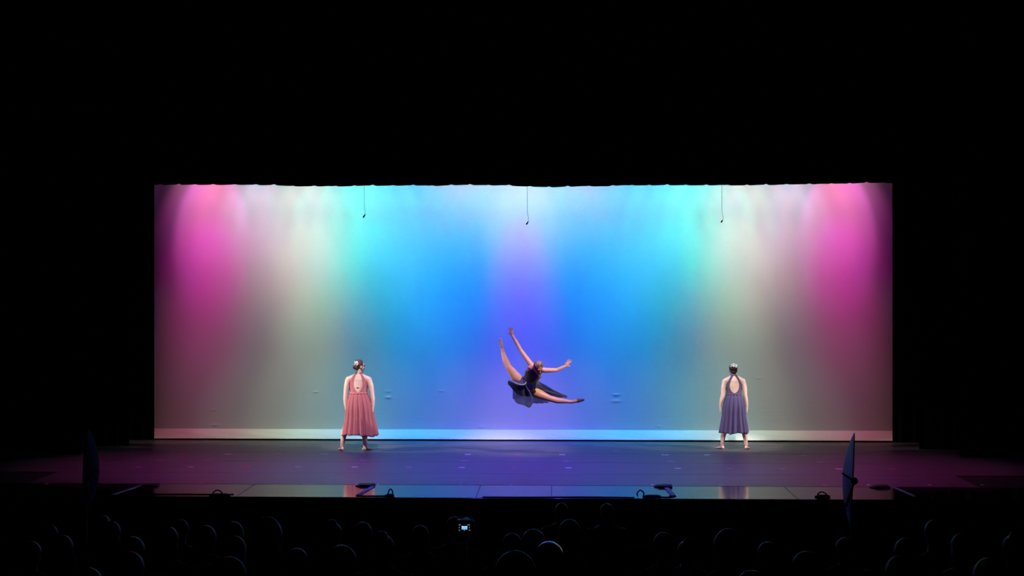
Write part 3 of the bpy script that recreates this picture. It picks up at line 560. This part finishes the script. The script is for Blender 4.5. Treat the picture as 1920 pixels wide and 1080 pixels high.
hair_ridges(bm, hc, frh, 1.0, (.083, .091, .093), 8); remeshed('hair', bm, M['blond_hair'], root, .0055, 2)
def shoe(pts, m, nm_='shoe'):
    bm = bmesh.new(); limb(bm, pts, 14); return remeshed(nm_, bm, m, root, .006, 3)
shoe([(K(231, 335, -.03), .030), (K(225, 308, -.03), .036), (K(218, 262, -.04), .026)], M['shoe_tan'])
shoe([(K(1018, 924, -.035), .028), (K(1045, 917, -.04), .034), (K(1102, 908, -.05), .022)], M['shoe_sole'])
def panel(bm, top, bot, nu=36, nv=16, amp=.012, folds=5, seed=0, bulge=0.0):
    P = []
    for j in range(nv + 1):
        v = j / nv; row = []
        for i in range(nu + 1):
            u = i / nu; p = cat(top, u).lerp(cat(bot, u), v)
            p.y += amp * v * math.sin(folds * 2 * math.pi * u + seed) + bulge * math.sin(math.pi * v) + amp * .6 * noise.noise((u * 6, v * 2, seed))
            p.z += amp * .5 * v * math.sin(folds * 4.2 * u + seed * 2)
            row.append(p)
        P.append(row)
    grid(bm, P)
def skirt_panel(*a, sheer=False, **k):
    bm = bmesh.new(); panel(bm, *a, **k); o = obj('skirt_panel', bm, M['slate_sheer' if sheer else 'slate_skirt'], root); s = o.modifiers.new('t', 'SOLIDIFY'); s.thickness = .003
skirt_panel([K(612, 702, .06), K(585, 735, .02), K(555, 775, .0), K(560, 800, .08)], [K(700, 775, .18), K(800, 825, .16), K(930, 868, .14), K(922, 886, .10)], seed=1, amp=.015, sheer=True)
skirt_panel([K(612, 702, .06), K(565, 770, .12), K(555, 830, .12)], [K(925, 872, .14), K(830, 885, .13), K(700, 870, .12)], seed=2, amp=.012, sheer=True)
skirt_panel([K(560, 860, .10), K(620, 870, .10), K(700, 890, .10)], [K(575, 945, .10), K(650, 945, .10), K(735, 938, .10)], seed=3, amp=.008, sheer=True)
skirt_panel([K(440, 700, -.07), K(470, 735, -.11), K(520, 770, -.10), K(560, 800, -.06)], [K(330, 700, -.10), K(405, 742, -.16), K(470, 752, -.17), K(495, 718, -.13)], seed=4, amp=.006)
skirt_panel([K(300, 700, -.06), K(345, 722, -.13), K(410, 755, -.15), K(490, 745, -.13)], [K(295, 735, -.02), K(350, 800, -.06), K(420, 860, -.08), K(520, 870, -.06)], seed=5, amp=.010)
skirt_panel([K(350, 790, .0), K(420, 850, -.05), K(480, 820, -.08), K(555, 800, -.06)], [K(350, 895, .02), K(400, 942, -.04), K(520, 985, -.06), K(575, 935, -.02)], seed=6, amp=.022, folds=4, sheer=True)
skirt_panel([K(505, 725, -.13), K(555, 722, -.13), K(605, 705, -.10)], [K(520, 815, -.15), K(560, 800, -.16), K(612, 785, -.13)], seed=8, amp=.006, folds=3)
skirt_panel([K(470, 740, -.12), K(510, 760, -.12), K(550, 790, -.08)], [K(500, 860, -.10), K(545, 870, -.12), K(560, 905, -.08)], seed=7, amp=.012, folds=3)
bm = bmesh.new(); pts = [K(312, 697, -.11), K(345, 712, -.15), K(400, 740, -.18), K(450, 748, -.19), K(480, 738, -.17), K(494, 716, -.14)]
tube(bm, [cat(pts, i / 40) for i in range(41)], [.006 + .008 * math.sin(math.pi * i / 40) for i in range(41)], 8); tag(obj('skirt_hem', bm, M['slate_trim'], root), 'pale rolled hem of the skirt'); bm = bmesh.new()
pts = [K(490, 760, -.14), K(530, 830, -.15), K(556, 900, -.12), K(540, 960, -.09)]
tube(bm, [cat(pts, i / 30) for i in range(31)], .0055, 8); tag(obj('skirt_hem', bm, M['slate_trim'], root), 'pale rolled hem of the skirt')

# ------------------------------------------------------------------ audience
def aud_template(kind):
    bm = bmesh.new(); torso(bm, [(0, 0, .02, .17, .13)] + [(z, 0, y, ax, ay) for z, y, ax, ay in ((.08, .0, .19, .14), (.25, -.01, .165, .12), (.42, 0, .19, .125), (.52, .0, .19, .11), (.575, 0, .13, .08), (.605, 0, .07, .06))])
    for s in (-1, 1):
        limb(bm, [((.10 * s, .02, .09), .085), ((.12 * s, .36, .09), .065), ((.12 * s, .42, -.30), .05)]); limb(bm, [((.19 * s, 0, .50), .065), ((.24 * s, .05, .26), .05), ((.12 * s, .27, .21), .04)])
    limb(bm, [((0, .0, .57), .06), ((0, .015, .68), .055)]); head_blob(bm, (0, .025, .745), frame((0, 1, 0), (0, 0, 1)))
    for s in (-1, 1): hand_blob(bm, (.12 * s, .27, .21), (-.6 * s, .7, -.2), (0, 0, -1), (-s, .2, 0))
    body = remeshed('body', bm, M['skin_aud'], None, .0125, 2)
    clothes = shell_from('clothes', body, lambda c, n: c.z < .615 and not (c.z < .27 and c.y > .245 and c.z > .165 and abs(c.x) < .13), M['shirt_aud'], None, .010, .004)
    bm = bmesh.new(); ball(bm, (0, .0, .772), (.086, .102, .096), seg=24)
    if kind == 'long':
        ball(bm, (0, -.045, .70), (.09, .065, .12), seg=20); ball(bm, (0, -.06, .58), (.085, .05, .12), seg=16)
    elif kind == 'bun': ball(bm, (0, -.06, .86), .05); ball(bm, (0, -.05, .70), (.07, .05, .06))
    elif kind == 'full': ball(bm, (0, -.02, .76), (.105, .11, .11), seg=20); ball(bm, (0, -.03, .69), (.095, .08, .09), seg=20)
    else: ball(bm, (0, -.045, .715), (.075, .06, .07), seg=18)
    out = [body, clothes, remeshed('hair', bm, M['hair_aud'], None, .013, 3)]
    if kind == 'band':
        bm = bmesh.new(); rings = []
        for i in range(33):
            a = math.pi * i / 32; rr = (.093, .108); c = Vector((rr[0] * math.cos(a), .0, .768 + rr[1] * math.sin(a)))
            nrm = Vector((math.cos(a), 0, math.sin(a))); rings.append([c + nrm * h + Vector((0, y, 0)) for y, h in ((-.046, -.004), (-.044, .006), (0, .0065), (.044, .006), (.046, -.004))])
        ring_loft(bm, rings); out.append(obj('headband', bm, M['hair_gloss'], None))
    return out
kinds = {k: aud_template(k) for k in ('short', 'long', 'bun', 'full', 'band')}
first = {k: True for k in kinds}
HB = {}
people = [  # px of the head, top y, head width in px, hair, what singles it out
 (55, 1015, 52, 'short', 'leftmost short-haired listener in the dark, low in the frame'), (115, 1003, 50, 'full', 'full-haired listener left of the dark left dish'), (92, 984, 38, 'short', 'small distant listener with a glint of blue light at far left'),
 (208, 978, 46, 'long', 'long-haired listener just below the left dish'), (192, 966, 34, 'short', 'small listener directly under the left dish, farther away'), (247, 1006, 52, 'full', 'full-haired listener with a violet rim of light right of the left dish'), (240, 1034, 66, 'long', 'long-haired listener near the camera below the left dish'), (160, 1064, 72, 'short', 'listener cut off by the bottom edge at lower left'),
 (315, 988, 44, 'long', 'long-haired listener below the left end of the lit apron'), (338, 974, 38, 'short', 'small short-haired listener below the left end of the lit apron'), (385, 985, 46, 'full', 'full-haired listener below the left cable loop'), (436, 978, 46, 'short', 'short-haired listener with a thin rim of light left of the tallest head'), (438, 1005, 56, 'long', 'long-haired listener, middle of three heads in a line at left'), (430, 1044, 68, 'full', 'large full-haired listener at the bottom edge, nearest of three in a line at left'),
 (500, 969, 58, 'long', 'tall long-haired listener rising above the others at left'), (556, 1028, 54, 'short', 'short-haired listener right of the tall long-haired one'), (640, 1022, 58, 'full', 'full-haired listener below the pink-dressed dancer'), (624, 980, 40, 'bun', 'small listener with a bun below the pink-dressed dancer'), (680, 979, 46, 'short', 'short-haired listener below the short blue tape'), (718, 1003, 52, 'bun', 'listener with a bun between the pink dancer and the lit camera screen'), (788, 985, 42, 'long', 'long-haired listener left of the lit camera screen'), (852, 969, 38, 'short', 'listener whose head shows just behind the lit camera screen'),
 (966, 1033, 86, 'short', 'largest dark head at the bottom middle of the picture'), (1029, 1021, 56, 'band', 'listener with a shiny headband gleaming blue and pink'), (1000, 992, 46, 'full', 'tousled full-haired listener behind the gleaming headband'), (960, 1000, 42, 'long', 'long-haired listener behind the largest dark head'), (1053, 943, 28, 'short', 'small head nearest the stage front under the leaping dancer'), (1138, 944, 28, 'long', 'small long-haired head near the stage front right of the leaping dancer'), (1068, 974, 48, 'long', 'long-haired listener just right of the gleaming headband'),
 (1244, 998, 48, 'short', 'short-haired listener with visible shoulders below the round cable loop'), (1288, 1014, 46, 'bun', 'listener with a bun right of the one with visible shoulders'), (1366, 991, 54, 'full', 'full-haired listener below the plum-dressed dancer'), (1440, 1016, 46, 'short', 'dim short-haired listener right below the plum-dressed dancer'), (1512, 1034, 62, 'long', 'long-haired listener at the bottom left of the right dish'), (1410, 1070, 60, 'short', 'head barely rising over the bottom edge below the plum dancer'), (1585, 1008, 46, 'short', 'dim listener straight below the right dish'),
 (1700, 1008, 46, 'full', 'dim full-haired listener between the right dish and the right edge'), (1752, 975, 44, 'short', 'short-haired listener with a violet glint beyond the right dish'), (1805, 1000, 46, 'long', 'long-haired listener with a thin pale glint at right'), (1690, 1042, 62, 'long', 'long-haired listener near the camera right of the right dish'), (1855, 1046, 66, 'full', 'full-haired listener near the camera at lower right'), (1900, 1003, 48, 'bun', 'listener with a bun at the right edge of the picture')]
rows_used = {}; place = []
for px, ty, wd, kind, lab in people:
    want = (18.0 - FPX * .196 / wd) / .95; best = None
    for row in sorted(range(0, 15), key=lambda r: abs(r - want)):
        Yr = 18.0 - row * .95; p = at(px, ty, Yr)
        if all(abs(q.x - p.x) > .63 for q, _ in rows_used.get(row, [])): best = (row, Yr, p); break
    rows_used.setdefault(best[0], []).append((best[2], best[1])); place.append(best)
bench = {}
for row, l in rows_used.items():
    Yr = l[0][1]; bench[row] = min(sum(p.z for p, _ in l) / len(l) - .87, min(p.z for p, _ in l) - .78)
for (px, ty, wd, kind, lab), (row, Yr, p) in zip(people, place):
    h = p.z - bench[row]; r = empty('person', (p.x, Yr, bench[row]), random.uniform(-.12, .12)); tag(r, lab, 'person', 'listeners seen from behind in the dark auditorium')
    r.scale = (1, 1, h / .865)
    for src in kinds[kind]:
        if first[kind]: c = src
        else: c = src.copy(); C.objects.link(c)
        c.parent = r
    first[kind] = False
for k in kinds:
    if first[k]:
        for o in kinds[k]: bpy.data.objects.remove(o)
ordn = ['first', 'second', 'third', 'fourth', 'fifth', 'sixth', 'seventh', 'eighth', 'ninth', 'tenth', 'eleventh', 'twelfth', 'thirteenth', 'fourteenth', 'fifteenth']
for i, row in enumerate(sorted(rows_used)):
    Yr = rows_used[row][0][1]; xs_ = [p.x for p, _ in rows_used[row]]; zt = bench[row]; a, b = min(xs_) - .6, max(xs_) + .6; zf = rake(Yr - .3) - .05
    o = empty('bench', ((a + b) / 2, Yr, zf)); tag(o, 'black audience bench, %s row counted from the stage' % ordn[i], 'bench', 'dark audience benches'); hw = (b - a) / 2
    boxobj('seat', (-hw, -.16, zt - zf - .09), (hw, .22, zt - zf - .018), M['aud_floor'], o, .01)
    boxobj('base', (-hw + .1, -.10, 0), (hw - .1, .16, zt - zf - .09), M['aud_floor'], o)
    boxobj('backrest', (-hw, -.235, zt - zf - .05), (hw, -.185, zt - zf + .40), M['aud_floor'], o, .01)

# ------------------------------------------------------------------ camera with a lit screen on a tripod among the audience
Yk = 18.0 - .95 * 8 + .50; c = at(871, 989, Yk); k = Yk / FPX; zf = rake(Yk)
o = empty('video_camera', (c.x, Yk, c.z - .05)); tag(o, 'small video camera with a glowing blue screen among the audience', 'camera')
boxobj('body', (-.07, .02, -.0), (.07, .12, .10), M['black_plastic'], o, .01)
sc = boxobj('screen', (-13 * k, .0, .05 - 8 * k), (13 * k, .018, .05 + 8 * k), M['black_plastic'], o, .003)
bm = bmesh.new(); tube(bm, [(0, .12, .055), (0, .16, .055), (0, .23, .055)], [.032, .036, .038], 16); obj('lens', bm, M['black_plastic'], o)
boxobj('picture', (-5.3 * k, -.003, .05 - 3.6 * k), (5.3 * k, -.001, .05 + 2.6 * k), M['screen'], sc); 
boxobj('picture_highlight', (-5.3 * k, -.0035, .05 + .8 * k), (-1.4 * k, -.0032, .05 + 2.6 * k), M['picture'], sc); boxobj('picture_highlight', (1.0 * k, -.0035, .05 + .8 * k), (5.3 * k, -.0032, .05 + 2.6 * k), M['picture'], sc)
for ix, iy, iw in ((-9, 5, 1.6), (6.5, 5, 1.0), (9, 5, .9), (-9.8, 0, .8), (9.2, .2, .7), (-9.8, -5, 1.1), (9.5, -5, 1.1), (-.3, -5, .9)):
    boxobj('screen_icon', ((ix - iw) * k, -.003, .05 + (iy - 1) * k), ((ix + iw) * k, -.001, .05 + (iy + 1) * k), M['icon'], sc)
t = empty('tripod', (c.x, Yk + .07, zf)); tag(t, 'black tripod carrying the small video camera', 'tripod'); H = c.z - .05 - zf
bm = bmesh.new(); tube(bm, [(0, 0, .45), (0, 0, H - .03)], .014, 10); obj('centre_column', bm, M['black_plastic'], t)
boxobj('head', (-.03, -.03, H - .035), (.03, .03, H - .001), M['black_plastic'], t, .004)
for i in range(3):
    a = 2 * math.pi * i / 3 + .5; bm = bmesh.new(); tube(bm, [(0, 0, H * .62), (.17 * math.cos(a), .17 * math.sin(a), .01 - .14 * .17 * math.sin(a))], .011, 8); obj('leg', bm, M['black_plastic'], t)
